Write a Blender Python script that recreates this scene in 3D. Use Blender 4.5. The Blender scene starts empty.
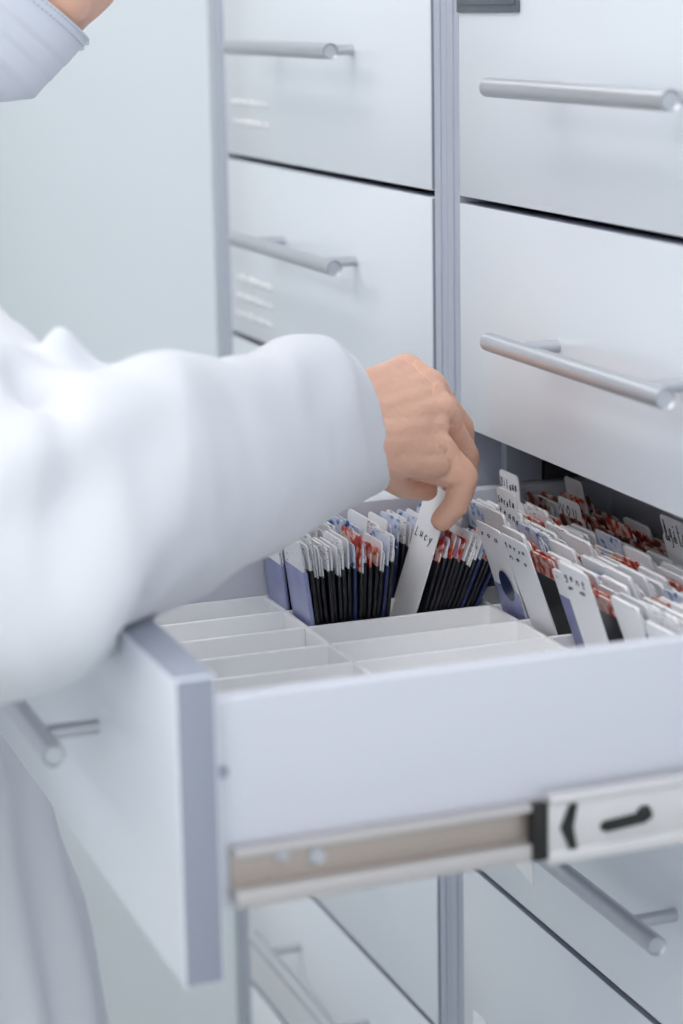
import bpy, bmesh, math, random
from mathutils import Vector, Matrix, noise
random.seed(7)
SC = bpy.context.scene
COL = SC.collection
ZUP = 1.30                                   # everything is laid out with the lens height near 0.15; lifted at the end so the floor is z = 0

# ------------------------------------------------------------------ camera numbers
FPX = 2213.5
YAW, PITCH, ROLL = math.radians(20.566), math.radians(13.046), math.radians(-1.004)
CAM = Vector((-0.6915, -1.5753, 0.1518))
Fw = Vector((math.sin(YAW)*math.cos(PITCH), math.cos(YAW)*math.cos(PITCH), -math.sin(PITCH)))
Rt = Vector((math.cos(YAW), -math.sin(YAW), 0)); Up = Rt.cross(Fw)
cR, sR = math.cos(ROLL), math.sin(ROLL)
RtI = Rt*cR + Up*sR; UpI = Up*cR - Rt*sR
def at(px, py, y):
    """the point of the place seen at a pixel, at distance y along the cabinets"""
    d = Fw*FPX + RtI*(px-341.5) - UpI*(py-512)
    return CAM + d*((y-CAM.y)/d.y)
def pix(p):
    d = p-CAM; w = d.dot(Fw)
    return (341.5+FPX*d.dot(RtI)/w, 512-FPX*d.dot(UpI)/w)

# ------------------------------------------------------------------ helpers
def tag(o, label=None, cat=None, group=None, kind=None):
    if label: o['label'] = label
    if cat: o['category'] = cat
    if group: o['group'] = group
    if kind: o['kind'] = kind
    return o
def thing(name, label, cat, loc=(0,0,0), group=None):
    o = bpy.data.objects.new(name, None); COL.objects.link(o)
    o.location = loc; o.empty_display_size = .05
    return tag(o, label, cat, group)
def wloc(o):
    v = Vector((0,0,0))
    while o: v += o.location; o = o.parent
    return v
def link(name, me, mats, parent=None, smooth=True):
    """one mesh object; the mesh is in layout coordinates, the parent's offset is taken out"""
    if not isinstance(mats, (list, tuple)): mats = [mats]
    for m in mats: me.materials.append(m)
    o = bpy.data.objects.new(name, me); COL.objects.link(o)
    if parent:
        o.parent = parent
        o.location = -wloc(parent)
    if smooth:
        me.polygons.foreach_set('use_smooth', [True]*len(me.polygons))
        try: me.set_sharp_from_angle(angle=math.radians(38))
        except Exception: pass
    return o
def build(name, bm, mats, parent=None, smooth=True):
    me = bpy.data.meshes.new(name)
    bmesh.ops.recalc_face_normals(bm, faces=bm.faces)
    bm.to_mesh(me); bm.free()
    return link(name, me, mats, parent, smooth)
def box(bm, x0, x1, y0, y1, z0, z1, bev=0, seg=2, mi=0):
    t = bmesh.new()
    bmesh.ops.create_cube(t, size=1)
    bmesh.ops.scale(t, vec=(x1-x0, y1-y0, z1-z0), verts=t.verts)
    bmesh.ops.translate(t, vec=((x0+x1)/2, (y0+y1)/2, (z0+z1)/2), verts=t.verts)
    if bev: bmesh.ops.bevel(t, geom=t.edges, offset=bev, segments=seg, profile=.5, affect='EDGES')
    merge(bm, t, mi)
def merge(bm, t, mi=0, M=None):
    vs = {}
    for v in t.verts: vs[v] = bm.verts.new(M @ v.co if M else v.co)
    for f in t.faces:
        try:
            g = bm.faces.new([vs[v] for v in f.verts]); g.material_index = mi; g.smooth = True
        except ValueError: pass
    t.free()
def loft(bm, rings, cap0=True, cap1=True, mi=0):
    R = [[bm.verts.new(p) for p in r] for r in rings]
    n = len(R[0])
    for a, b in zip(R, R[1:]):
        for i in range(n):
            f = bm.faces.new((a[i], a[(i+1) % n], b[(i+1) % n], b[i])); f.material_index = mi; f.smooth = True
    if cap0: bm.faces.new(R[0][::-1]).material_index = mi
    if cap1: bm.faces.new(R[-1]).material_index = mi
def frame(d):
    d = Vector(d).normalized()
    a = Vector((0,0,1)) if abs(d.z) < .9 else Vector((1,0,0))
    u = d.cross(a).normalized()
    return d, u, d.cross(u)
def rod(bm, p0, p1, r, seg=20, edge=0, mi=0):
    """round bar with softened ends"""
    p0, p1 = Vector(p0), Vector(p1)
    d, u, v = frame(p1-p0)
    def ring(c, q): return [c+(u*math.cos(2*math.pi*i/seg)+v*math.sin(2*math.pi*i/seg))*q for i in range(seg)]
    rs = []
    if edge:
        for k in (0, .3, .65, 1):
            a = k*math.pi/2
            rs.append(ring(p0+d*edge*(1-math.sin(a)), r-edge*(1-math.cos(math.pi/2-a))))
        rs2 = []
        for k in (1, .65, .3, 0):
            a = k*math.pi/2
            rs2.append(ring(p1-d*edge*(1-math.sin(a)), r-edge*(1-math.cos(math.pi/2-a))))
        rs += rs2
    else: rs = [ring(p0, r), ring(p1, r)]
    loft(bm, rs, mi=mi)
def ball(bm, c, r, sub=3, sc=(1,1,1), M=None):
    t = bmesh.new(); bmesh.ops.create_icosphere(t, subdivisions=sub, radius=1)
    c = Vector(c)
    L = Matrix.Translation(c) @ (M or Matrix.Identity(4)) @ Matrix.Diagonal((r*sc[0], r*sc[1], r*sc[2], 1))
    merge(bm, t, 0, L)
def capsule(bm, p0, p1, r0, r1, seg=20):
    p0, p1 = Vector(p0), Vector(p1); d, u, v = frame(p1-p0); L = (p1-p0).length
    rs = []
    for t in (-.999, -.8, -.5, 0):
        rs.append((p0+d*r0*t, r0*math.sqrt(1-t*t)))
    for k in (1/3, 2/3): rs.append((p0+(p1-p0)*k, r0+(r1-r0)*k))
    for t in (0, .5, .8, .999):
        rs.append((p1+d*r1*t, r1*math.sqrt(1-t*t)))
    loft(bm, [[c+(u*math.cos(2*math.pi*i/seg)+v*math.sin(2*math.pi*i/seg))*q for i in range(seg)] for c, q in rs])
def chain(bm, pts, rad):
    for i in range(len(pts)-1): capsule(bm, pts[i], pts[i+1], rad[i], rad[i+1])
def remesh(bm, voxel, smooth=4, fac=.5):
    """overlapping closed shapes in, one continuous skin out"""
    me = bpy.data.meshes.new('skin_source'); bmesh.ops.recalc_face_normals(bm, faces=bm.faces); bm.to_mesh(me); bm.free()
    o = bpy.data.objects.new('skin_source', me); COL.objects.link(o)
    m = o.modifiers.new('r', 'REMESH'); m.mode = 'VOXEL'; m.voxel_size = voxel; m.use_smooth_shade = True
    if smooth:
        s = o.modifiers.new('s', 'SMOOTH'); s.factor = fac; s.iterations = smooth
    dg = bpy.context.evaluated_depsgraph_get(); dg.update()
    out = bpy.data.meshes.new_from_object(o.evaluated_get(dg))
    bpy.data.objects.remove(o); bpy.data.meshes.remove(me)
    return out

# ------------------------------------------------------------------ materials
def srgb(r, g, b):
    f = lambda c: (c/255/12.92) if c/255 <= .04045 else ((c/255+.055)/1.055)**2.4
    return (f(r), f(g), f(b), 1)
def mat(name, col, rough=.5, metal=0, spec=.5, coat=0, bump=None, var=None, sss=0, trans=0, sheen=0):
    m = bpy.data.materials.new(name); m.use_nodes = True
    nt = m.node_tree; b = nt.nodes['Principled BSDF']
    b.inputs['Base Color'].default_value = col if len(col) == 4 else (*col, 1)
    b.inputs['Roughness'].default_value = rough; b.inputs['Metallic'].default_value = metal
    b.inputs['Specular IOR Level'].default_value = spec
    b.inputs['Coat Weight'].default_value = coat; b.inputs['Coat Roughness'].default_value = .12
    if trans: b.inputs['Transmission Weight'].default_value = trans
    if sheen: b.inputs['Sheen Weight'].default_value = sheen
    if sss:
        b.inputs['Subsurface Weight'].default_value = sss
        b.inputs['Subsurface Radius'].default_value = (1, .35, .2); b.inputs['Subsurface Scale'].default_value = .004
    N, L = nt.nodes, nt.links
    tc = N.new('ShaderNodeTexCoord')
    if var:                                                   # (second colour, scale, detail)
        n = N.new('ShaderNodeTexNoise'); n.inputs['Scale'].default_value = var[1]; n.inputs['Detail'].default_value = var[2]
        L.new(tc.outputs['Object'], n.inputs['Vector'])
        mx = N.new('ShaderNodeMix'); mx.data_type = 'RGBA'
        mx.inputs['A'].default_value = b.inputs['Base Color'].default_value; mx.inputs['B'].default_value = var[0]
        L.new(n.outputs['Fac'], mx.inputs['Factor']); L.new(mx.outputs['Result'], b.inputs['Base Color'])
    if bump:                                                  # (scale, strength, distance)
        n = N.new('ShaderNodeTexNoise'); n.inputs['Scale'].default_value = bump[0]; n.inputs['Detail'].default_value = 4
        L.new(tc.outputs['Object'], n.inputs['Vector'])
        bp = N.new('ShaderNodeBump'); bp.inputs['Strength'].default_value = bump[1]; bp.inputs['Distance'].default_value = bump[2]
        L.new(n.outputs['Fac'], bp.inputs['Height']); L.new(bp.outputs['Normal'], b.inputs['Normal'])
    return m
def print_mat(name, stops, scale=(60, 60, 60), rough=.45, seedshift=40.0, detail=3):
    """paper printed with blotches of ink; every copy gets its own printing"""
    m = bpy.data.materials.new(name); m.use_nodes = True
    nt = m.node_tree; N, L = nt.nodes, nt.links; b = N['Principled BSDF']; b.inputs['Roughness'].default_value = rough
    tc = N.new('ShaderNodeTexCoord'); mp = N.new('ShaderNodeMapping'); mp.inputs['Scale'].default_value = scale
    L.new(tc.outputs['Object'], mp.inputs['Vector'])
    oi = N.new('ShaderNodeObjectInfo'); mu = N.new('ShaderNodeMath'); mu.operation = 'MULTIPLY'; mu.inputs[1].default_value = seedshift
    L.new(oi.outputs['Random'], mu.inputs[0])
    n = N.new('ShaderNodeTexNoise'); n.noise_dimensions = '4D'; n.inputs['Scale'].default_value = 1; n.inputs['Detail'].default_value = detail
    L.new(mp.outputs['Vector'], n.inputs['Vector']); L.new(mu.outputs[0], n.inputs['W'])
    r = N.new('ShaderNodeValToRGB'); r.color_ramp.interpolation = 'LINEAR'
    e = r.color_ramp.elements
    e[0].position, e[0].color = stops[0]; e[1].position, e[1].color = stops[-1]
    for p, c in stops[1:-1]:
        k = e.new(p); k.color = c
    L.new(n.outputs['Fac'], r.inputs['Fac']); L.new(r.outputs['Color'], b.inputs['Base Color'])
    return m
M = {}
M['lacquer'] = mat('white_lacquer', srgb(230,236,244), .28, coat=.25)
M['edge'] = mat('grey_edge_banding', srgb(152,158,174), .45)
M['post'] = mat('grey_cabinet_edge', srgb(183,189,203), .4, var=(srgb(175,182,197), 3, 1))
M['carcass'] = mat('cabinet_board', srgb(225,228,232), .5)
M['dark'] = mat('dark_interior', srgb(60,60,66), .6)
M['alu'] = mat('brushed_aluminium', srgb(200,203,209), .38, metal=.8, bump=(400,.05,.0005))
M['zinc'] = mat('zinc_steel', srgb(186,176,169), .38, metal=.55, var=(srgb(172,161,153), 9, 2))  # warm tint paints the reflection of something warm into the steel
M['zinc_light'] = mat('pale_steel', srgb(216,215,217), .4, metal=.45)
M['zinc_mid'] = mat('dull_steel', srgb(196,193,194), .42, metal=.5)
M['black'] = mat('black_plastic', srgb(20,20,22), .45)
M['side'] = mat('drawer_side_paint', srgb(209,212,223), .4)
M['tray'] = mat('white_plastic', srgb(249,250,252), .35)
M['wall'] = mat('glossy_wall_panel', srgb(222,231,238), .3, coat=.2)
M['plaster'] = mat('white_wall_paint', srgb(232,235,238), .7, bump=(90,.05,.002))
M['floor'] = mat('grey_vinyl', srgb(196,198,196), .35, var=(srgb(180,183,182), 30, 4))
M['gown'] = mat('white_gown_cloth', srgb(224,227,234), .75, sheen=.15, bump=(900,.12,.0006))
M['mask'] = mat('pale_mask_fabric', srgb(226,231,242), .75, bump=(1200,.15,.0004))
M['stitch'] = mat('mask_stitch', srgb(196,203,216), .8)
M['skin'] = mat('skin', srgb(236,190,166), .5, sss=.12, var=(srgb(228,176,152), 45, 3), bump=(600,.10,.0005))
M['nail'] = mat('fingernail', srgb(226,180,165), .25)
M['hair'] = mat('dark_hair', srgb(38,28,24), .45, bump=(300,.3,.002))
M['trouser'] = mat('navy_trouser_cloth', srgb(52,58,74), .85)
M['shoe'] = mat('white_shoe', srgb(224,224,226), .5)
M['eye'] = mat('eye_white', srgb(235,232,228), .2)
M['iris'] = mat('brown_iris', srgb(52,34,24), .2)
M['label_grey'] = mat('grey_label', srgb(108,117,127), .45, var=(srgb(92,101,112), 40, 2))
M['label_white'] = mat('white_label', srgb(248,250,252), .4)
M['ink'] = mat('black_ink', srgb(32,34,44), .6)
M['card'] = mat('white_card', srgb(247,248,252), .4)
M['pocket_black'] = mat('black_pocket', srgb(16,17,22), .3, var=(srgb(34,36,42), 60, 2))
M['pocket_navy'] = mat('navy_pocket', srgb(26,32,62), .3, var=(srgb(44,58,104), 60, 2))
M['pocket_lavender'] = mat('lavender_pocket', srgb(172,176,214), .25, var=(srgb(128,138,190), 40, 2))
W_, K_ = srgb(253,253,255), srgb(40,42,52)
M['ins_white'] = print_mat('white_paper', [(.0, K_), (.27, srgb(120,124,140)), (.33, srgb(246,247,252)), (1, W_)], (160,130,420))
M['ins_text'] = print_mat('printed_paper', [(.0, K_), (.31, srgb(84,88,102)), (.38, srgb(206,210,222)), (.44, W_), (1, W_)], (420,170,1100), detail=2)
M['ins_red'] = print_mat('red_printed_paper', [(.0, srgb(96,18,22)), (.36, srgb(178,44,40)), (.46, srgb(214,84,62)), (.53, srgb(240,206,198)), (1, W_)], (150,140,120))
M['ins_dark'] = print_mat('dark_printed_paper', [(.0, srgb(24,14,16)), (.40, srgb(88,34,30)), (.50, srgb(150,66,44)), (.57, srgb(200,190,186)), (1, srgb(232,234,238))], (80,75,90))
M['ins_blue'] = print_mat('blue_printed_paper', [(.0, srgb(22,40,92)), (.36, srgb(60,98,168)), (.45, srgb(206,216,236)), (1, W_)], (150,140,160))
M['ins_pink'] = print_mat('magenta_printed_paper', [(.0, srgb(90,20,92)), (.44, srgb(196,70,150)), (.54, srgb(232,226,238)), (1, W_)], (90,90,90))
def emit(name, col, s):
    m = bpy.data.materials.new(name); m.use_nodes = True
    b = m.node_tree.nodes['Principled BSDF']; b.inputs['Base Color'].default_value = (1,1,1,1)
    b.inputs['Emission Color'].default_value = col; b.inputs['Emission Strength'].default_value = s
    return m
M['diffuser'] = emit('fill_diffuser', (1,.98,.96,1), 3.6)

# ------------------------------------------------------------------ dimensions found from the photograph
H, W, P = .18, .5307, .0506
HL, SO, ZH = .2744, .0357, .0833
FL = -1.30
# ------------------------------------------------------------------ the room
def struct(name, bm, m):
    o = build(name, bm, m); o['kind'] = 'structure'; return o
b = bmesh.new(); box(b, -3.2, .9, -3.4, 3.3, FL-.1, FL); struct('floor', b, M['floor'])
b = bmesh.new(); box(b, -3.2, .9, -3.4, 3.3, 1.5, 1.6); struct('ceiling', b, M['plaster'])
b = bmesh.new(); box(b, 0, .12, 2*P+W+.001, 3.2, FL, 1.5, .001); struct('wall_right', b, M['wall'])
b = bmesh.new(); box(b, .60, .72, -3.4, 2*P+W, FL, 1.5); struct('wall_behind_cabinets', b, M['plaster'])
b = bmesh.new(); box(b, -3.2, 0, 3.2, 3.3, FL, 1.5); struct('wall_back', b, M['plaster'])
b = bmesh.new(); box(b, -3.3, -3.2, -3.4, 3.3, FL, 1.5); struct('wall_left', b, M['plaster'])

# ------------------------------------------------------------------ drawer cabinets
K0, K1 = -4, 7                                                # drawer rows: row k spans z = -k*H .. -(k+1)*H
def carcass_bm(y0, y1, side):
    """two grey-edged sides, back, top, bottom and plinth round the opening y0..y1"""
    bm = bmesh.new()
    zt, zb = -K0*H+.02, -K1*H
    for a, c in ((y0-side, y0-.0006), (y1+.0006, y1+side)):
        box(bm, .0015, .55, a, c, FL, zt, .0012, mi=1)
        m_ = (a+c)/2                                          # shallow raised strip on the edge
        box(bm, .0, .003, m_-side*.12, m_+side*.16, FL, zt, .0006, mi=1)
    box(bm, .535, .55, y0, y1, zb, zt, mi=0)
    box(bm, .02, .535, y0, y1, zt-.02, zt, mi=0)
    box(bm, .02, .535, y0, y1, zb-.002, zb+.004, mi=0)
    box(bm, .03, .05, y0, y1, FL, zb-.004, mi=0)
    return bm
def handle_bm(x, yc, z, HL=HL):
    bm = bmesh.new()
    rod(bm, (x-SO, yc-HL/2, z), (x-SO, yc+HL/2, z), .0068, 24, .0018)
    for s in (-1, 1):
        rod(bm, (x-SO, yc+s*HL*.345, z), (x+.001, yc+s*HL*.345, z), .0046, 16)
    return bm
def front_bm(x, y0, y1, z0, z1, t=.0185):
    bm = bmesh.new()
    box(bm, x, x+t, y0, y1, z0, z1, .0012)
    return bm
def front_obj(name, bm, parent, x):
    """lacquered faces front and back, grey banding on the four narrow sides"""
    o = build(name, bm, [M['lacquer'], M['edge']], parent)
    for p in o.data.polygons:
        if abs(p.normal.x) < .5 and p.area > .0003: p.material_index = 1
    return o
def closed_drawer(cab, y0, y1, k, zoff=0, hl=HL):
    z1, z0 = -k*H-.0025, -(k+1)*H+.0025
    d = thing('drawer', None, None, (0, (y0+y1)/2, z0)); del_loc = d.location.copy()
    d.parent = cab; d.location = del_loc-cab.location
    f = front_obj('drawer_front', front_bm(0, y0+.0025, y1-.0025, z0, z1), d, 0)
    build('handle', handle_bm(0, (y0+y1)/2, -k*H-ZH+zoff, hl), M['alu'], d)
    bx = bmesh.new()
    box(bx, .022, .50, y0+.014, y0+.028, z0+.03, z1-.03); box(bx, .022, .50, y1-.028, y1-.014, z0+.03, z1-.03)
    box(bx, .022, .50, y0+.028, y1-.028, z0+.03, z0+.038); box(bx, .49, .50, y0+.028, y1-.028, z0+.038, z1-.03)
    build('drawer_box', bx, M['dark'], d)
    return d
def cabinet(y0, y1, side, label, skip=(), zoff=0, hl=HL):
    cab = thing('drawer_cabinet', label, 'drawer cabinet', (.0, (y0+y1)/2, FL), 'white drawer cabinets in a row')
    build('carcass', carcass_bm(y0, y1, side), [M['carcass'], M['post']], cab)
    ds = {}
    for k in range(K0, K1):
        if k not in skip: ds[k] = closed_drawer(cab, y0, y1, k, zoff, hl)
    return cab, ds
cabA, dA = cabinet(-W, 0, P/2, 'white drawer cabinet with one drawer pulled open full of packets', skip=(1,), zoff=-.007, hl=.262)
cabB, dB = cabinet(P, P+W, P/2, 'white drawer cabinet with every drawer shut, standing beside the glossy wall panel', zoff=.013)
# grey label plate on the drawer above the open one's neighbour, paper labels on others
b = bmesh.new(); box(b, -.002, .0, -.1114, -.003, .1405, .1745, .0006); box(b, -.0032, -.0018, -.107, -.008, .146, .170, .0004)
lh = build('label_plate', b, M['label_grey'], dA[-1]); lh['label'] = 'dark grey label plate'
def sticker(parent, pts, x=-.0008):
    b = bmesh.new()
    n = len(pts)
    loft(b, [[Vector((x, y, z)) for y, z in pts], [Vector((.0004, y, z)) for y, z in pts]])
    o = build('sticker', b, M['label_white'], parent, False); o['label'] = 'small white paper sticker'
    return o
def onfront(px, py):                                          # y, z of a pixel on the plane of the drawer fronts
    d = Fw*FPX + RtI*(px-341.5) - UpI*(py-512); p = CAM+d*(-CAM.x/d.x); return p.y, p.z
sticker(dA[2], [onfront(512,859), onfront(532,860), onfront(534,886)])
sticker(dA[3], [onfront(474,1010), onfront(487,1022), onfront(484,1030), onfront(474,1026)])
def writing_lines(parent, rows):
    b = bmesh.new()
    for y0, y1, z in rows:
        y = y0
        while y < y1:
            w = random.uniform(.003, .011); h_ = random.uniform(.0025, .0045)
            box(b, -.0004, .0003, y, min(y+w, y1), z-h_, z+h_); y += w+random.uniform(.004, .009)
    o = build('printed_label', b, M['label_white'], parent, False); o['label'] = 'faint white printed lettering'
for k, rows in ((-1, ((232,268,103),(232,268,123))), (0, ((236,272,282),(236,272,300),(236,272,318)))):
    rr = []
    for xa, xb, yy in rows:
        ya, z = onfront(xb, yy+5); yb, z2 = onfront(xa, yy-3)
        rr.append((ya, yb, (z+z2)/2))
    writing_lines(dB[k], rr)

# ------------------------------------------------------------------ the open drawer (a part of its cabinet)
Q = .3923
X0 = -Q
od = thing('drawer', None, None); od['label'] = 'drawer pulled open'
od.parent = cabA; od.location = Vector((X0, -W/2, -.3575))-cabA.location
front_obj('drawer_front', front_bm(X0, -W+.0012, -.0012, -.3575, -.1862, .0225), od, X0)
build('handle', handle_bm(X0, -W/2-.004, -.2625, .27), M['alu'], od)
XB = X0+.0225
YN0, YN1 = -.517, -.503                                        # near side panel
YF0, YF1 = -.027, -.013
b = bmesh.new(); box(b, XB, .135, YN0, YN1, -.322, -.2045, .0015); sn = build('side_panel', b, M['side'], od)
c = at(220, 772, YN0)
b = bmesh.new(); rod(b, (c.x+.001, YN0+.001, c.z), (c.x+.001, YN0-.0010, c.z), .0036, 14); build('screw_cap', b, M['edge'], od)
b = bmesh.new(); box(b, XB, .135, YF0, YF1, -.322, -.225, .0015); build('side_panel', b, M['side'], od)
b = bmesh.new(); box(b, XB, .135, YN1, YF0, -.3225, -.3185); build('drawer_bottom', b, M['side'], od)
b = bmesh.new(); box(b, .121, .135, YN1, YF0, -.3185, -.222, .001); build('back_panel', b, M['side'], od)
# slides: a channel on the drawer, and the longer rail it runs in
def slide_bm(x0, x1, yo, yi, zb, zt, lip):
    bm = bmesh.new()
    box(bm, x0, x1, yi-.003*(1 if yi > yo else -1), yi, zb+.002, zt-.002, .0005) if yi > yo else box(bm, x0, x1, yi, yi+.003, zb+.002, zt-.002, .0005)
    a, c = min(yo, yi), max(yo, yi)
    box(bm, x0, x1, a, c, zt-lip*.45, zt, .001, mi=1)
    box(bm, x0, x1, a, c, zb, zb+lip, .001, mi=1)
    return bm
for nm, yo, yi in (('near', -.5285, YN0), ('far', -.0015, YF1)):
    s = build('drawer_slide', slide_bm(XB+.008, .05, yo, yi, -.3180, -.2850, .010), [M['zinc'], M['zinc_mid']], od)
# rail: sits on the cabinet, a member pulled half way out
rl = bmesh.new()
xa, xb_ = -.1795, .30
yo, yi = -.5298, -.5215
box(rl, xa, xb_, yo+.0005, yo+.0035, -.3195, -.2815, .0008)
box(rl, xa, xb_, yo-.0012, yi, -.2865, -.2805, .0012); box(rl, xa, xb_, yo-.0012, yi, -.3215, -.3135, .0012)
rail = build('drawer_slide', rl, [M['zinc_light']], od)
rail['label'] = 'pale outer slide rail'
bm = bmesh.new()
for px0, px1, py0, py1 in ((533, 548, 801, 846),):
    a = at(px0, py0, -.53); c = at(px1, py1, -.53)
    box(bm, a.x, c.x, -.5312, -.5225, -.3175, -.2845, .0015)
a = at(561, 800, -.5305); c = at(577, 840, -.5305)
w = c.x-a.x; zc = -.3005
ring = [(a.x, zc), (a.x+w*.55, -.2868), (c.x, -.2868), (a.x+w*.75, zc), (c.x, -.3133), (a.x+w*.55, -.3133)]
loft(bm, [[Vector((x, -.5312, z)) for x, z in ring], [Vector((x, -.5280, z)) for x, z in ring]])
build('slide_stop', bm, M['black'], od)['label'] = 'black plastic slide catch'
bm = bmesh.new()
a = at(606, 816, -.5305); c = at(645, 804, -.5305)
rod(bm, (a.x, -.530, -.3035), (c.x, -.530, -.3015), .0033, 12); 
ball(bm, (c.x, -.5285, -.2995), .0052, 2); ball(bm, (a.x, -.5290, -.3035), .0033, 2); ball(bm, (c.x+.002, -.5290, -.3005), .0036, 2)
build('slide_slot', bm, M['black'], od)['label'] = 'dark keyhole slot in the rail'
bm = bmesh.new()
for px, r in ((282, .0042), (316, .0052)):
    c = at(px, 854, -.519)
    rod(bm, (c.x, -.5165, c.z), (c.x, -.5212, c.z), r, 18, .001)
build('screw', bm, M['alu'], od)
# fixed rail on the cabinet's inner side, with a dark sheet standing in for the shade deeper inside
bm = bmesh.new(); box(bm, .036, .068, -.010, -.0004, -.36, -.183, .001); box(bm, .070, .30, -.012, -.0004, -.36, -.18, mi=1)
build('inner_rail_and_shade', bm, [M['post'], M['dark']], cabA)

# ------------------------------------------------------------------ tray of dividers
TZ, TB = -.290, -.3183
XD = [-.3675, -.321, -.175, -.029, .1165]
yb = [-.0292-.0471*i for i in range(11)]
tray = thing('divider_tray', 'white plastic divider tray lying inside the open drawer', 'drawer divider', (-.14, -.265, TB))
bm = bmesh.new()
XT1 = .1185
box(bm, -.3690, XT1, yb[-1], yb[0], TB, TB+.0018)
build('tray_floor', bm, M['tray'], tray)
def divider(x0, x1, y0, y1):
    bm = bmesh.new(); box(bm, x0, x1, y0, y1, TB+.0018, TZ, .0011, 3)
    return bm
for i, y in enumerate(yb):
    build('row_divider', divider(-.3690, XT1, y-.0018, y+.0018), M['tray'], tray)
for x in XD:
    build('cross_divider', divider(x-.002, x+.002, yb[-1], yb[0]), M['tray'], tray)

# ------------------------------------------------------------------ packets standing in the tray
ORD = ('first second third fourth fifth sixth seventh eighth ninth tenth eleventh twelfth thirteenth fourteenth fifteenth sixteenth '
       'seventeenth eighteenth nineteenth twentieth twenty-first twenty-second twenty-third twenty-fourth twenty-fifth twenty-sixth '
       'twenty-seventh twenty-eighth twenty-ninth thirtieth thirty-first thirty-second thirty-third thirty-fourth thirty-fifth thirty-sixth '
       'thirty-seventh thirty-eighth thirty-ninth fortieth').split()
PB = TB+.0022                                                 # the packets' foot
def slab(bm, w, t, z0, z1, r=.003, mi=0, x=0, y=0, top=0):
    """upright card w wide along y, t thick along x, with rounded upper corners"""
    pts = [(-w/2, z0), (w/2, z0)]
    for k in range(5):
        a = k/4*math.pi/2
        pts.append((w/2-r+r*math.cos(a), z1-r+r*math.sin(a)))
    for k in range(5):
        a = math.pi/2+k/4*math.pi/2
        pts.append((-w/2+r+r*math.cos(a), z1-r+r*math.sin(a)))
    loft(bm, [[Vector((x-t/2, y+a, z)) for a, z in pts], [Vector((x+t/2, y+a, z)) for a, z in pts]], mi=mi)
KINDS = {  # pocket material, insert material, look
 'white':  ('pocket_black', 'ins_white', 'white-topped black packet'),
 'text':   ('pocket_black', 'ins_text', 'black packet with printed top'),
 'red':    ('pocket_black', 'ins_red', 'black packet with red top'),
 'pink':   ('pocket_black', 'ins_pink', 'black packet with magenta top'),
 'blue':   ('pocket_navy', 'ins_blue', 'navy packet with blue top'),
 'dark':   ('pocket_black', 'ins_dark', 'dark packet with brown top'),
 'lavender': ('pocket_lavender', 'ins_white', 'lavender packet with white top'),
 'thick':  ('pocket_navy', 'ins_white', 'thick white-topped navy packet'),
 'thicktext': ('pocket_black', 'ins_text', 'thick black packet with printed top'),
}
protos = {}
def packet_proto(kind, v):
    pk, ik, look = KINDS[kind]
    t = .0026 if not kind.startswith('thick') else .0039
    if kind == 'lavender': t = .0030
    root = thing('paper_packet', 'x', 'packet', (0,0,0))
    hp = .063+(-.003, .001, .003)[v % 3]; hi = .085+(-.004, 0, .003, .006)[v % 4]
    if kind in ('red', 'pink', 'dark'): hi -= .004
    bm = bmesh.new(); slab(bm, .0415, t, 0, hp, .0015)
    build('pocket', bm, M[pk], root, False)
    bm = bmesh.new()
    ti = t*(.52 if not kind.startswith('thick') else .66)
    slab(bm, .0385, ti, .004, hi, .0035, x=-t*.18, y=(.0008, -.001, 0)[v % 3])
    build('insert', bm, M[ik], root, False)
    bm = bmesh.new()                                          # folded-over second leaf
    slab(bm, .0385, t*(.30 if not kind.startswith('thick') else .33), hp*.8, hi-(.006, .003, .009)[v % 3], .004, x=t*.34, y=(-.0012, .001, .0004)[v % 3])
    build('leaf', bm, M['ins_white' if v % 2 else ik], root, False)
    return root
def spawn(kind, v, loc, rot, label, group):
    key = (kind, v)
    if key not in protos: r = protos[key] = packet_proto(kind, v)
    else:
        src = protos[key]; r = src.copy(); COL.objects.link(r)
        for ch in src.children:
            c = ch.copy(); COL.objects.link(c); c.parent = r
    r.location = loc; r.rotation_euler = rot
    r['label'] = label; r['group'] = group
    return r
def yrow(r): return (yb[r]+yb[r+1])/2
ROWN = ['far side row'] + [w+' row from far side' for w in 'second third fourth fifth sixth seventh eighth'.split()]
NPK = 0
TAKEN = {(0, 1): .031, (1, 1): .010, (0, 2): .093, (1, 2): .068, (4, 1): .090}
B1, B2 = 'bay under hand', 'full bay'
def fill(row, xs, leans, kinds, bay, group):
    global NPK
    keep = [q for q in zip(xs, leans, kinds) if not any(r_ == row and abs(q[0]-v) < .0046 for (r_, _), v in TAKEN.items())]
    for i, (x, a, k) in enumerate(keep):
        lab = '%s, %s in %s, %s' % (KINDS[k][2], ORD[i], ROWN[row], bay)
        a = a+random.uniform(-.7, .7)*(1 if row < 2 and bay == B1 else .45)
        t = math.radians(a)
        j = bay == B2
        spawn(k, random.randrange(6), (x, yrow(row)+random.uniform(-.0009, .0009), PB+abs(math.sin(t))*.0018+(random.uniform(0, .0035) if j else random.uniform(0, .0015))),
              (0, t, random.uniform(-.009, .009) if j else random.uniform(-.012, .012)), lab, group)
        NPK += 1
_b, _t = at(415, 617, -.1185), at(446, 512, -.1185)
HCL = math.degrees(math.atan2(_t.x-_b.x, _t.z-_b.z)); HCX = _b.x-(_b.z-PB)*math.tan(math.radians(HCL))
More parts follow.
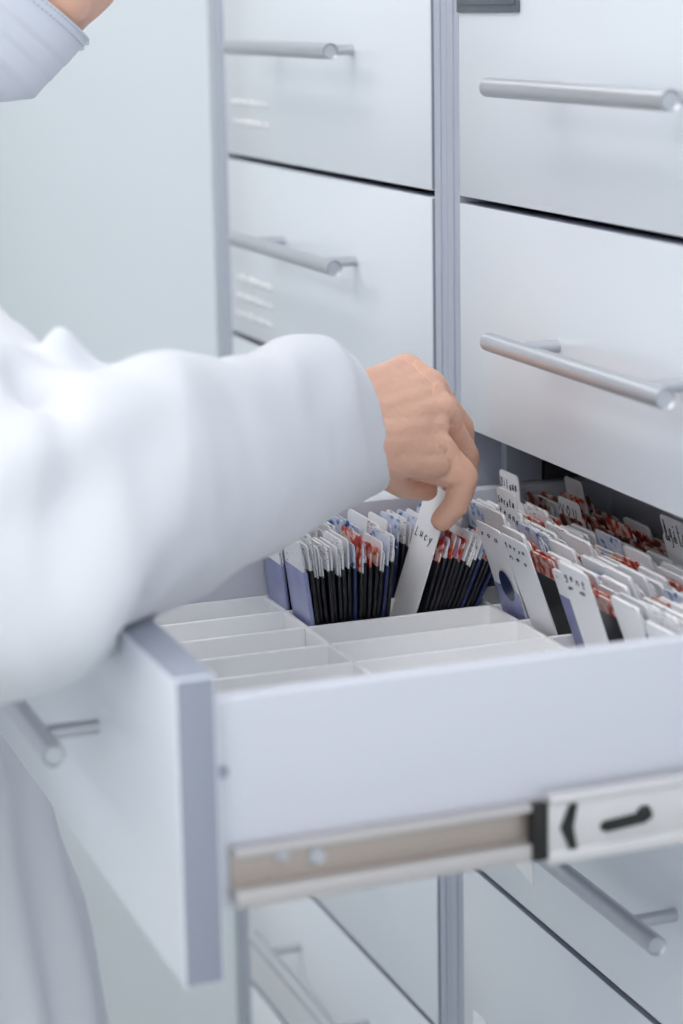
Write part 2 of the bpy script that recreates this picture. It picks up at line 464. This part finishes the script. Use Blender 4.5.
# front row under the hand: fans out either side of the card being lifted
def spread(x0, x1, n): return [x0+(x1-x0)*i/(n-1) for i in range(n)]
n1 = 17; n2 = 12
xs = spread(-.1655, -.1140, n1); ls = [-7.0+i*(14.0/(n1-1)) for i in range(n1)]
ks = ['lavender', 'white', 'text', 'white', 'text', 'white', 'white', 'text', 'white', 'blue', 'red', 'pink', 'red', 'red', 'white', 'blue', 'text']
xs2 = spread(HCX+.0075, -.0515, n2); ls2 = [HCL-1+i*(27-HCL)/(n2-1) for i in range(n2)]
ks2 = ['red', 'pink', 'red', 'pink', 'red', 'white', 'text', 'white', 'blue', 'red', 'red', 'blue', 'red']
fill(1, xs+xs2, ls+ls2, ks+ks2, B1, 'packets in the second row of the bay under the hand')
# far row of that bay
n = 30
xs = spread(-.1690, -.050, n); ls = [-6+i*(20.0/(n-1)) for i in range(n)]
ks = [('lavender' if i < 1 else random.choice(['white', 'white', 'text', 'white', 'blue', 'red', 'text'])) for i in range(n)]
fill(0, xs, ls, ks, B1, 'packets in the far row of the bay under the hand')
# the full bay beyond, seven rows
for r in range(8):
    x0 = (.004, .004, .000, .004, .000, .002, .000, -.002)[r]
    l0 = (-9, -12, -17, -19, -19, -20, -20, -20)[r]
    n = 22 if r < 6 else 20
    xs = spread(x0, .108, n); ls = [l0-(2.0 if r > 1 else 8)*i/(n-1) for i in range(n)]
    ks = []
    for x in xs:
        if x > (.052+.012*max(0, r-1)) and r < 4: ks.append(random.choice(['dark', 'dark', 'dark', 'red', 'thick', 'dark']))
        else: ks.append(random.choice(['thick', 'thick', 'thick', 'thicktext', 'white', 'red', 'thick', 'thick', 'thick', 'thick', 'thick', 'thicktext', 'red', 'blue']))
    if r == 4: ks[0] = 'lavender'
    if r in (3, 5): ks[0] = 'red'
    fill(r, xs, ls, ks, B2, 'packets in the full bay of the tray')

# ------------------------------------------------------------------ index cards with handwriting
GLYPH = {  # strokes in a unit box, written by hand
 'D': [[(0,0),(0,1)], [(0,1),(.45,.9),(.6,.5),(.4,.1),(0,0)]], 'i': [[(.2,.6),(.15,0)], [(.25,.85),(.24,.8)]],
 'l': [[(.2,1),(.1,.1),(.2,0)]], 'a': [[(.5,.6),(.15,.5),(.1,.1),(.4,.1),(.5,.6),(.55,0)]],
 'u': [[(.05,.6),(.1,.05),(.4,.1),(.5,.6),(.55,0)]], 'n': [[(.05,0),(.1,.6)], [(.1,.45),(.4,.6),(.5,0)]],
 'L': [[(.1,1),(.05,0),(.55,.05)]], 'c': [[(.5,.5),(.2,.6),(.05,.3),(.2,0),(.5,.1)]],
 'y': [[(.05,.6),(.25,.15)], [(.55,.65),(.1,-.4)]], 'V': [[(0,1),(.3,0),(.6,1)]], 'O': [[(.3,1),(0,.5),(.3,0),(.6,.5),(.3,1)]],
 'U': [[(0,1),(.1,.1),(.45,.1),(.6,1)]], 'r': [[(.05,0),(.1,.6)], [(.1,.4),(.3,.6),(.45,.55)]], 'e': [[(.05,.3),(.5,.35),(.3,.6),(.05,.3),(.2,0),(.5,.1)]],
 'o': [[(.3,.6),(.05,.3),(.3,0),(.5,.3),(.3,.6)]], 't': [[(.25,1),(.2,.05),(.4,0)], [(0,.65),(.5,.68)]], 'A': [[(0,0),(.3,1),(.6,0)], [(.12,.4),(.5,.4)]],
 'g': [[(.5,.6),(.1,.5),(.15,.15),(.5,.3),(.5,.6),(.45,-.3),(.1,-.35)]], 's': [[(.5,.55),(.15,.5),(.4,.2),(.05,.05)]], 'S': [[(.55,.9),(.15,.85),(.1,.6),(.5,.4),(.4,.05),(.05,.1)]],
}
def write(bm, word, x, y, z, hgt, wid, pen=.0006):
    """handwriting on the card's front face (the side that looks to -x); reads from far (+y) to near (-y)"""
    step = wid/len(word)
    for i, ch in enumerate(word):
        for st in GLYPH.get(ch, GLYPH['u']):
            pts = [Vector((x, y-step*i-u*step*.85-(v*.10)*step, z+v*hgt+.0008*math.sin(i*1.7))) for u, v in st]
            for p, q in zip(pts, pts[1:]):
                d = (q-p)
                if d.length < 1e-6: continue
                nrm = Vector((0, -d.z, d.y)).normalized()*pen/2
                e = d.normalized()*pen*.3
                loft(bm, [[p-e-nrm+Vector((k,0,0)), p-e+nrm+Vector((k,0,0)), q+e+nrm+Vector((k,0,0)), q+e-nrm+Vector((k,0,0))] for k in (0, .0003)])
def index_card(label, x, row, h, lean, words=(), tab=None, w=.043, y=None, lift=0, blot=False, pocket=None, wz=.006):
    """tab = (offset along y from the middle, width, height)"""
    root = thing('index_card', label, 'index card', (0,0,0), 'handwritten index cards between the packets')
    bm = bmesh.new(); slab(bm, w, .0011, 0, h, .0035)
    build('card', bm, M['card'], root, False)
    top, yc, ww = h, w/2-.004, w-.008
    if tab:
        bm = bmesh.new(); slab(bm, tab[1], .0011, h-.004, h+tab[2], .004, y=tab[0], x=-.00005)
        build('tab', bm, M['card'], root, False); top = h+tab[2]; yc = tab[0]+tab[1]/2-.002; ww = tab[1]-.004
    if words:
        bm = bmesh.new()
        for i, (wd, sz) in enumerate(words): write(bm, wd, -.0010, yc, top-wz-sz-i*.0095, sz, ww)
        build('handwriting', bm, M['ink'], root, False)
    if pocket:
        bm = bmesh.new(); slab(bm, w*.98, .0008, 0, pocket[1], .001, x=-.0010)
        o = build('pocket', bm, M[pocket[0]], root, False)
    if blot:
        bm = bmesh.new()
        loft(bm, [[Vector((-.0017+k, -.004+.0105*math.cos(a*math.pi/8), .050+.0125*math.sin(a*math.pi/8))) for a in range(16)] for k in (0, .0003)])
        build('round_mark', bm, M['pocket_navy'], root, False)['label'] = 'dark round printed mark'
    root.location = (x, yrow(row) if y is None else y, PB+lift); root.rotation_euler = (0, math.radians(lean), 0)
    return root
index_card('white index card held in the fingertips, short word written at its top', HCX, 1, .118, HCL, [('Lucy', .0065)], wz=.033, y=-.0970)
index_card('upright index card half hidden behind the sleeve cuff', -.1465, 0, .092, -1, [('Aro', .006)], tab=(-.010, .022, .012))
index_card('tall tabbed index card, written tab rising highest at the far side row', .0310, 0, .088, -6, [('Dilaun', .0075), ('sue', .004)], tab=(.002, .034, .021))
index_card('index card with two handwritten lines on its tab, standing in the second row', .0100, 1, .088, -8, [('Soretu', .006), ('tean', .006)], tab=(.002, .034, .019))
index_card('leaning index card with dark round mark on its lavender foot', -.0120, 2, .098, -18, [('soa', .005)], blot=True, pocket=('pocket_lavender', .047))
index_card('plain white leaning index card, tall blank face beside the empty tray rows', -.0100, 3, .100, -20, [('terse', .004), ('neo', .004)])
index_card('blurred white leaning index card close to the near drawer side', -.0120, 5, .100, -19, [('gent', .006), ('sa', .004)])
index_card('small blank rounded tab card among far packets', .0930, 0, .086, -12, tab=(-.004, .030, .016))
index_card('index card with a three letter word on its tab', .0680, 1, .085, -13, [('VOU', .009)], tab=(.0, .036, .012))
index_card('index card with large dark handwriting beneath the upper drawer', .0900, 4, .098, -17, [('Agito', .016), ('uni', .007)], tab=(.0, .036, .016), wz=.004)

# ------------------------------------------------------------------ unseen ceiling panels, added as fill light
def ceiling_fill_light(x, y, w, l, label):
    t = thing('ceiling_fill_light', label, 'ceiling light', (x, y, 1.5), 'added ceiling fill panels')
    bm = bmesh.new()
    box(bm, x-w/2-.02, x+w/2+.02, y-l/2-.02, y+l/2+.02, 1.478, 1.4995, .004); build('frame', bm, M['alu'], t)
    bm = bmesh.new(); box(bm, x-w/2, x+w/2, y-l/2, y+l/2, 1.470, 1.4785, .002); build('diffuser', bm, M['diffuser'], t)
WHERE = {-2.6: 'behind the camera', -1.2: 'above the camera', .2: 'above the person', 1.6: 'before the far wall'}
for lx, side in ((-.78, 'in the row beside the cabinets'), (-2.2, 'in the row over the open side')):
    for ly in (WHERE if lx > -1 else (-2.6, .2, 1.6)): ceiling_fill_light(lx, ly, .8, 1.0, 'added ceiling fill panel %s, %s' % (WHERE[ly], side))  # outer row put in to brighten the drawer fronts
w = bpy.data.worlds.new('room_light'); SC.world = w; w.use_nodes = True
w.node_tree.nodes['Background'].inputs['Color'].default_value = (.90, .95, 1, 1)
w.node_tree.nodes['Background'].inputs['Strength'].default_value = 1.0

# ------------------------------------------------------------------ the person
V = Vector
person = thing('person', 'person in white gown and face mask, bent over the open drawer, lifting a card', 'person', (-.51, .20, FL))
def ring_tb(T, B, b_near, b_far, tan, n=40, sq=2.3, flat=1.0):
    """closed ring through a top and a bottom point; b_near / b_far are its depths towards and away from the drawer's near side"""
    c = (T+B)/2; a = (T-B).length/2; u = (T-B).normalized()
    v = V(tan).cross(u).normalized()
    if v.dot(CAM-c) < 0: v = -v
    w_ = CAM-c; w_ = (w_-u*w_.dot(u)).normalized(); v = v.lerp(w_, .62)
    v = (v-u*v.dot(u)).normalized()
    out = []
    for i in range(n):
        t = 2*math.pi*i/n; ct, st = math.cos(t), math.sin(t)
        k = lambda q: math.copysign(abs(q)**(2/sq), q)
        out.append(c+u*a*k(ct)+v*(b_near if st > 0 else b_far)*k(st))
    return out
# ---- gown: sleeve, shoulders, body down to the shins, one cloth
g = bmesh.new()
SL = [  # top pixel, its y; bottom pixel, its y; depth near, depth far
 ((-40, 410), -.34, (-60, 690), -.42, .06, .06),
 ((-5, 385), -.34, (-22, 694), -.45, .085, .075),
 ((30, 384), -.34, (20, 689), -.455, .085, .075),
 ((68, 388), -.335, (66, 678), -.455, .080, .072),
 ((104, 386), -.325, (108, 648), -.448, .074, .070),
 ((150, 374), -.305, (162, 604), -.420, .066, .066),
 ((205, 364), -.265, (216, 584), -.350, .062, .062),
 ((256, 350), -.225, (276, 551), -.270, .058, .058),
 ((286, 337), -.200, (312, 531), -.225, .055, .055),
 ((318, 333), -.178, (345, 512), -.190, .052, .052),
 ((335, 341), -.164, (362, 498), -.165, .046, .049),
 ((350, 352), -.155, (379, 488), -.152, .041, .047),
]
rings = []
cs = [(at(*a, ya)+at(*b_, yb_))/2 for a, ya, b_, yb_, _, _ in SL]
for i, (a, ya, b_, yb_, bn, bf) in enumerate(SL):
    tan = cs[min(i+1, len(cs)-1)]-cs[max(i-1, 0)]
    rings.append(ring_tb(at(*a, ya), at(*b_, yb_), bn, bf, tan))
# the sleeve end turns in on itself, so the opening is hollow
endc = cs[-1]; tanE = (cs[-1]-cs[-3]).normalized()
for back, s in ((-.002, .93), (.006, .86), (.05, .78)):
    rings.append([endc+(p-endc)*s-tanE*back for p in rings[len(SL)-1]])
loft(g, rings)
# gathered folds in the crook of the arm
capsule(g, at(70, 420, -.355), at(60, 341, -.350), .040, .0115)
capsule(g, at(88, 410, -.35), at(64, 352, -.348), .030, .014)
# upper arm
SH = at(-135, 325, -.06)
capsule(g, SH, at(-45, 480, -.36), .074, .088, 32)
# torso
def ell(cx, cy, z, rx, ry, n=48, rot=0):
    return [V((cx+rx*math.cos(t)*math.cos(rot)-ry*math.sin(t)*math.sin(rot), cy+rx*math.cos(t)*math.sin(rot)+ry*math.sin(t)*math.cos(rot), z)) for t in (2*math.pi*i/n for i in range(n))]
NECK = V((SH.x-.035, SH.y+.03, SH.z+.118))
tor = [(NECK.x, NECK.y, NECK.z+.025, .055, .055), (NECK.x-.008, NECK.y+.004, NECK.z-.005, .075, .066), (NECK.x-.058, NECK.y+.012, NECK.z-.050, .125, .085),
       (NECK.x-.075, NECK.y+.025, NECK.z-.11, .165, .105), (-.560, .035, -.17, .165, .115), (-.535, .090, -.27, .168, .125), (-.525, .135, -.38, .180, .130),
       (-.515, .170, -.50, .213, .150), (-.512, .188, -.62, .236, .170), (-.510, .20, -.78, .252, .190), (-.510, .20, -1.0, .258, .205), (-.510, .20, -1.12, .262, .21)]
loft(g, [ell(*t) for t in tor])
# the other arm, hanging at the side
SH2 = V((NECK.x-.205, NECK.y+.02, NECK.z-.105))
EL2 = V((SH2.x-.05, SH2.y+.03, SH2.z-.27)); WR2 = V((EL2.x+.015, EL2.y-.05, EL2.z-.20))
capsule(g, SH2, EL2, .072, .066, 28); capsule(g, EL2, WR2, .066, .052, 28)
gm = remesh(g, .0042, 5, .5)
# cloth folds: (from, to, width, depth); positive depth sinks, negative stands out
FO = []
def fold(a, b_, w, d): FO.append((at(*a), at(*b_), w, d))
fold((36, 352, -.40), (52, 470, -.44), .016, .012)
fold((52, 470, -.44), (30, 560, -.46), .020, .007)
fold((98, 376, -.37), (150, 440, -.39), .018, .006)
fold((150, 440, -.39), (60, 520, -.45), .022, .008)
fold((60, 520, -.45), (0, 545, -.46), .022, .008)
fold((160, 470, -.38), (70, 600, -.46), .022, -.006)
fold((238, 430, -.29), (170, 560, -.39), .014, .005)
fold((262, 400, -.26), (215, 520, -.32), .016, -.006)
fold((300, 430, -.22), (225, 560, -.30), .015, .005)
fold((325, 380, -.20), (285, 500, -.24), .018, -.005)
fold((343, 420, -.18), (300, 520, -.215), .013, .004)
fold((180, 385, -.33), (225, 470, -.32), .015, .004)
fold((37, 352, -.40), (20, 415, -.43), .010, .006)
fold((0, 538, -.46), (60, 505, -.46), .012, .005); fold((60, 505, -.46), (112, 440, -.41), .012, .005)
fold((10, 480, -.46), (96, 430, -.42), .016, -.004)
fold((180, 372, -.30), (190, 450, -.34), .011, -.004); fold((204, 385, -.29), (205, 455, -.33), .010, .004)
fold((239, 450, -.29), (266, 405, -.25), .009, .004)
fold((145, 560, -.42), (211, 493, -.35), .012, -.0045); fold((211, 493, -.34), (263, 445, -.27), .011, -.004)
fold((190, 545, -.38), (250, 480, -.30), .010, .004); fold((262, 535, -.28), (283, 470, -.25), .010, -.004)
fold((120, 480, -.41), (160, 410, -.36), .011, .004); fold((90, 600, -.46), (150, 520, -.42), .012, .004)
fold((305, 350, -.19), (330, 440, -.20), .010, .003); fold((290, 500, -.24), (335, 470, -.20), .010, .003)
fold((110, 560, -.45), (30, 650, -.47), .026, -.008)
fold((140, 580, -.44), (110, 640, -.45), .016, .006)
NRM = [v.normal.copy() for v in gm.vertices]; NEWP = []
for v, n_ in zip(gm.vertices, NRM):
    p = v.co.copy(); d = 0
    if p.z > -.33 and p.y < 0:
        for a, b_, w_, dp in FO:
            ab = b_-a; t = max(0, min(1, (p-a).dot(ab)/ab.length_squared))
            q = (p-a-ab*t).length
            if q < w_*3: d -= 2.4*dp*math.exp(-(q/w_)**2)*(.35+.65*math.sin(math.pi*(.08+.84*t)))
        d += .0055*noise.noise(p*V((14, 14, 9)))+.0020*noise.noise(p*30)
        d *= min(1, .25+max(0, (p-endc).length-.045)/.06)
    else:
        ang = math.atan2(p.y-.2, p.x+.51)
        k = min(1, max(0, (-p.z-.30)/.35))
        d += k*(.012*math.sin(ang*9+2.2*noise.noise(V((0, 0, p.z*1.5))))+.008*math.sin(ang*23+3*noise.noise(V((4, 1, p.z*2)))))
        d += .003*noise.noise(p*V((16, 16, 5)))
    q = p+n_*d
    if -.3955 < q.x < -.364 and q.y < .004 and -.215 < q.z < -.1835:    # the cloth lies over the drawer front's upper edge
        if q.x < -.3795: q.x = -.3962
        else: q.z = -.1835
    NEWP += list(q)
gm.vertices.foreach_set('co', NEWP); gm.update()
gown = link('gown', gm, M['gown'], person)
# ---- hands
def hand_bm(J, wrist, fore, rw, scale=1):
    bm = bmesh.new()
    for pts, rad in J: chain(bm, pts, rad)
    chain(bm, [wrist[0], wrist[1]], [rw, rw])
    chain(bm, [(wrist[0]+wrist[1])/2, fore], [rw*1.15, rw*1.35])
    return bm
carp_i, carp_m, carp_r, carp_p = at(366, 446, -.190), at(362, 428, -.180), at(358, 410, -.168), at(356, 394, -.155)
mi, mm, mr, mp = at(431, 442, -.142), at(439, 410, -.122), at(427, 386, -.104), at(407, 370, -.088)
pi_, pm, pr, pp = at(463, 477, -.142), at(465, 457, -.102), at(462, 428, -.078), at(444, 402, -.058)
di, dm, dr, dp_ = at(457, 504, -.136), at(462, 488, -.094), at(462, 462, -.068), at(450, 432, -.052)
ti, tm, tr, tp = at(442, 520, -.1259), at(450, 508, -.094), at(450, 484, -.068), at(440, 450, -.056)
J = [([carp_i, mi, pi_, di, ti], [.0145, .0128, .0108, .0096, .0086]),
     ([carp_m, mm, pm, dm, tm], [.0150, .0128, .0102, .0092, .0080]),
     ([carp_r, mr, pr, dr, tr], [.0150, .0124, .0098, .0088, .0078]),
     ([carp_p, mp, pp, dp_, tp], [.0145, .0112, .0088, .0078, .0070]),
     ([at(372, 455, -.185), at(387, 473, -.158), at(403, 485, -.128), at(427, 490, -.104)], [.0145, .0118, .0100, .0084]),
     # flesh of the palm and the web towards the thumb
     ([at(378, 459, -.182), at(436, 464, -.150)], [.0125, .0105]),
     ([at(418, 468, -.146), at(446, 474, -.142)], [.0092, .0098]),
     ([at(372, 452, -.182), at(430, 448, -.147)], [.0150, .0125]),
     ([at(366, 437, -.186), at(432, 426, -.136)], [.0150, .0125]),
     ([at(361, 419, -.176), at(428, 397, -.116)], [.0152, .0125]),
     ([at(358, 402, -.163), at(413, 378, -.098)], [.0150, .0120])]
hb = hand_bm(J, (at(345, 432, -.196), at(338, 408, -.180)), at(235, 455, -.285), .021)
hm = remesh(hb, .0010, 26, .5)
# knuckles and creases
KN = [(mi, .0010, .008), (mm, .0016, .008), (mr, .0018, .008), (mp, .0014, .007), (pi_, .0007, .006), (pm, .0008, .006)]
CR = [(at(437, 425, -.150), .012, .0022), (at(430, 398, -.128), .009, .0014), (at(446, 500, -.142), .0022, .0006), (at(455, 492, -.142), .0020, .0005)]
NRM = [v.normal.copy() for v in hm.vertices]; NEWP = []
for v, n_ in zip(hm.vertices, NRM):
    p = v.co.copy(); d = 0
    for c, h_, w_ in KN:
        q = (p-c).length; d += h_*math.exp(-((q-.011)/w_)**2) if n_.dot(p-c) > 0 and q < .02 else 0
    for c, w_, h_ in CR:
        d -= h_*math.exp(-((p-c).length/w_)**2)
    d += .00025*noise.noise(p*260)
    NEWP += list(p+n_*d)
hm.vertices.foreach_set('co', NEWP); hm.update()
# ---- body under the clothes, with the other hand
bb = bmesh.new()
capsule(bb, SH, at(-16, 475, -.36), .046, .040); capsule(bb, at(-16, 475, -.36), at(235, 455, -.285), .040, .028)
capsule(bb, SH2, EL2, .046, .038)
WRE = V((WR2.x+.002, WR2.y-.012, WR2.z-.03))
capsule(bb, EL2, WRE, .038, .024)
loft(bb, [ell(x, y, z, max(.03, rx-.03), max(.03, ry-.03), 32) for x, y, z, rx, ry in tor[1:9]])
PEL = V((-.512, .19, -.52))
for s in (-1, 1):
    chain(bb, [PEL+V((s*.075, 0, 0)), V((-.512+s*.085, .19, -.86)), V((-.512+s*.085, .205, -1.20))], [.085, .056, .040])
HC = at(8, -52, -.02)                                          # head
fwd = (at(87, 9, -.02)-HC).normalized()
fwd = (fwd+V((0, -.10, 0))).normalized()
hup = (at(105, -175, -.02)-HC); hup = (hup-fwd*hup.dot(fwd)).normalized()
hsd = hup.cross(fwd).normalized()
HM = Matrix((fwd, hsd, hup)).transposed().to_4x4()
def hp(f_, s_, u_): return HC+fwd*f_+hsd*s_+hup*u_
ball(bb, hp(-.012, 0, .022), 1, 4, (.092, .074, .092), HM)
ball(bb, hp(.008, 0, -.030), 1, 4, (.058, .058, .043), HM)
ball(bb, hp(.034, 0, -.054), 1, 3, (.026, .030, .020), HM)      # chin
for s in (-1, 1):
    ball(bb, hp(.042, s*.034, -.012), 1, 3, (.024, .026, .022), HM)
    ball(bb, hp(.056, s*.028, .030), 1, 3, (.016, .030, .012), HM)
    ball(bb, hp(-.012, s*.073, -.008), 1, 3, (.018, .009, .030), HM)   # ears
chain(bb, [hp(.064, 0, .022), hp(.062, 0, -.004), hp(.064, 0, -.024)], [.010, .0090, .0105])
ball(bb, hp(.058, 0, -.050), 1, 3, (.008, .024, .011), HM)      # mouth
capsule(bb, hp(-.030, 0, -.050), NECK+V((0, 0, -.01)), .050, .056)
bm_ = remesh(bb, .0045, 4, .5)
RW = WRE                                                        # the hanging hand
dn = V((.05, -.18, -1)).normalized(); sd = V((.25, 1, 0)).normalized(); pl = dn.cross(sd)
def rp(a, b_, c): return RW+dn*a+sd*b_+pl*c
J2 = []
for k, (o_, ln, r0) in enumerate(((-.030, .90, .0088), (-.010, 1.0, .0095), (.011, .95, .0093), (.031, .75, .0082))):
    b0 = .078-.004*abs(k-1)
    J2.append(([rp(.012, o_*.6, 0), rp(b0, o_, 0), rp(b0+.040*ln, o_*1.12, .010), rp(b0+.062*ln, o_*1.14, .024), rp(b0+.076*ln, o_*1.12, .038)],
               [.0135, .0122, r0+.0008, r0, r0-.0014]))
J2.append(([rp(.015, .022, .008), rp(.045, .046, .016), rp(.075, .054, .026), rp(.098, .052, .034)], [.014, .0125, .0102, .0084]))
h2 = bmesh.new()
for pts, rad in J2: chain(h2, pts, rad)
chain(h2, [rp(-.03, 0, 0), rp(.012, 0, 0)], [.024, .022])
h2m = remesh(h2, .0014, 4, .5)
big = bmesh.new()
for me in (bm_, hm, h2m):
    big.from_mesh(me); bpy.data.meshes.remove(me)
body = build('body', big, M['skin'], person)
# nails of the hand in the drawer
nb = bmesh.new()
for tip, base, r in ((ti, di, .0086), (tm, dm, .0080)):
    d_ = (tip-base).normalized(); out = V((.80, .30, .35)); out = (out-d_*out.dot(d_)).normalized()
    s_ = d_.cross(out)
    ball(nb, tip+d_*.002+out*(r-.0016), 1, 3, (.0058, .0048, .0018), Matrix((d_, s_, out)).transposed().to_4x4())
build('fingernail', nb, M['nail'], person)
# face: eyes, brows, hair
for s in (-1, 1):
    e = bmesh.new(); ball(e, hp(.056, s*.031, .022), .0125, 3); eo = build('eye', e, M['eye'], person)
    e = bmesh.new(); ball(e, hp(.0650, s*.031, .020), 1, 3, (.0045, .006, .006), HM); build('iris', e, M['iris'], eo)
    e = bmesh.new(); chain(e, [hp(.072, s*.014, .047), hp(.070, s*.030, .053), hp(.058, s*.048, .048)], [.003, .0036, .002]); build('eyebrow', e, M['hair'], person)
hb_ = bmesh.new()
ball(hb_, hp(-.026, 0, .034), 1, 4, (.096, .083, .094), HM)
ball(hb_, hp(-.050, 0, -.014), 1, 4, (.066, .077, .074), HM)
ball(hb_, hp(-.120, 0, .030), 1, 4, (.040, .044, .042), HM)     # bun
hrm = remesh(hb_, .004, 3, .5)
NRM = [v.normal.copy() for v in hrm.vertices]; NEWP = []
for v, n_ in zip(hrm.vertices, NRM): NEWP += list(v.co+n_*(.0016*noise.noise(V((v.co.dot(fwd)*30, v.co.dot(hsd)*160, v.co.dot(hup)*60)))))
hrm.vertices.foreach_set('co', NEWP); hrm.update()
link('hair', hrm, M['hair'], person)
# ---- mask
N0, C0 = at(88, 41, -.035), at(32, 99, -.035)
mb = bmesh.new()
NU, NV = 28, 30
def mask_pt(u, v):
    """u: -1 far cheek .. 1 near cheek, v: 0 top hem .. 1 under the chin"""
    au = abs(u)
    topE, lowE, botE = at(-30, -58, -.110), at(-62, 10, -.118), at(-75, 66, -.105)
    C1, B0 = C0, at(6, 101, -.050)
    if v < .78:
        t = v/.78; mid = N0.lerp(C1, t); ed = topE.lerp(lowE, t)
    else:
        t = (v-.78)/.22; mid = C1.lerp(B0, t); ed = lowE.lerp(botE, t)
    k = 1-math.cos(au*math.pi/2*.98); kk = math.sin(au*math.pi/2)
    side = ed-mid
    p = mid+fwd*side.dot(fwd)*k+hup*side.dot(hup)*(.25*k+.75*au)+hsd*abs(side.dot(hsd))*(.35*au+.65*kk)*(1 if u*NS > 0 else -1)
    pl_ = 0
    if .12 < v < .78:
        s = (v-.12)/.66*3; pl_ = (.0005+.0016*min(1, au*1.6))*(s-math.floor(s))        # three pleats
    if v < .12: pl_ = .0004+.0002*math.cos(v/.12*2*math.pi*2)
    return p+fwd*pl_
NS = 1 if hsd.dot(CAM-HC) > 0 else -1
G = [[mb.verts.new(mask_pt(-1+2*i/NU, j/NV)) for i in range(NU+1)] for j in range(NV+1)]
for j in range(NV):
    for i in range(NU):
        mb.faces.new((G[j][i], G[j][i+1], G[j+1][i+1], G[j+1][i])).smooth = True
bmesh.ops.recalc_face_normals(mb, faces=mb.faces)
bmesh.ops.solidify(mb, geom=mb.faces[:], thickness=.0012)
mk = build('face_mask', mb, M['mask'], person)
st = bmesh.new()
for vv in (.028, .10):
    for i in range(70):
        u0 = -.97+1.94*i/70; a = mask_pt(u0, vv)+fwd*.0012; c = mask_pt(u0+.012, vv)+fwd*.0012
        capsule(st, a, c, .00045, .00045, 6)
build('stitching', st, M['stitch'], mk)
lp = bmesh.new()
for s in (-1, 1):
    a = mask_pt(s*.98, .04); c = mask_pt(s*.98, .74); e = hp(-.030, s*NS*.082, .012); e2 = hp(-.034, s*NS*.080, -.030)
    chain(lp, [a, e, e2, c], [.0013]*4)
build('ear_loop', lp, M['mask'], mk)
# ---- trousers and shoes
for s in (-1, 1):
    tb = bmesh.new(); x = -.512+s*.085
    loft(tb, [ell(x, .205, -1.255, .058, .062, 28), ell(x, .205, -1.22, .060, .064, 28), ell(x, .20, -1.05, .066, .070, 28), ell(x, .19, -.86, .078, .085, 28)])
    build('trouser_leg', tb, M['trouser'], person)
    sb = bmesh.new()
    rs = []
    for f_, wd, ht in ((-.075, .022, .030), (-.070, .032, .055), (-.03, .036, .075), (.02, .038, .078), (.07, .042, .056), (.12, .046, .044), (.155, .040, .036), (.178, .020, .022)):
        c = V((x+s*.012*f_/.1, .205-f_-.02, FL))
        rs.append([c+V((wd*math.cos(t), 0, max(0.0, ht*(.5+.5*math.sin(t)) if math.sin(t) > -.6 else 0))) for t in (2*math.pi*i/20 for i in range(20))])
    loft(sb, rs); build('shoe', sb, M['shoe'], person)

# ------------------------------------------------------------------ camera
cd = bpy.data.cameras.new('camera'); co = bpy.data.objects.new('camera', cd); COL.objects.link(co)
cd.sensor_fit = 'VERTICAL'; cd.sensor_height = 36; cd.lens = FPX/1024*36
cd.clip_start = .02; cd.clip_end = 30
Rm = Matrix((RtI, UpI, -Fw)).transposed().to_4x4()
co.matrix_world = Matrix.Translation(CAM) @ Rm
cd.dof.use_dof = True; cd.dof.focus_distance = (Vector((-.11, -.10, -.25))-CAM).dot(Fw); cd.dof.aperture_fstop = 4.5
SC.camera = co
bpy.context.view_layer.update()
for o in list(SC.objects):
    if o.parent is None: o.location.z += ZUP
vs = SC.view_settings
vs.view_transform = 'Standard'; vs.look = 'None'; vs.gamma = 1; vs.use_curve_mapping = False; vs.exposure = .17
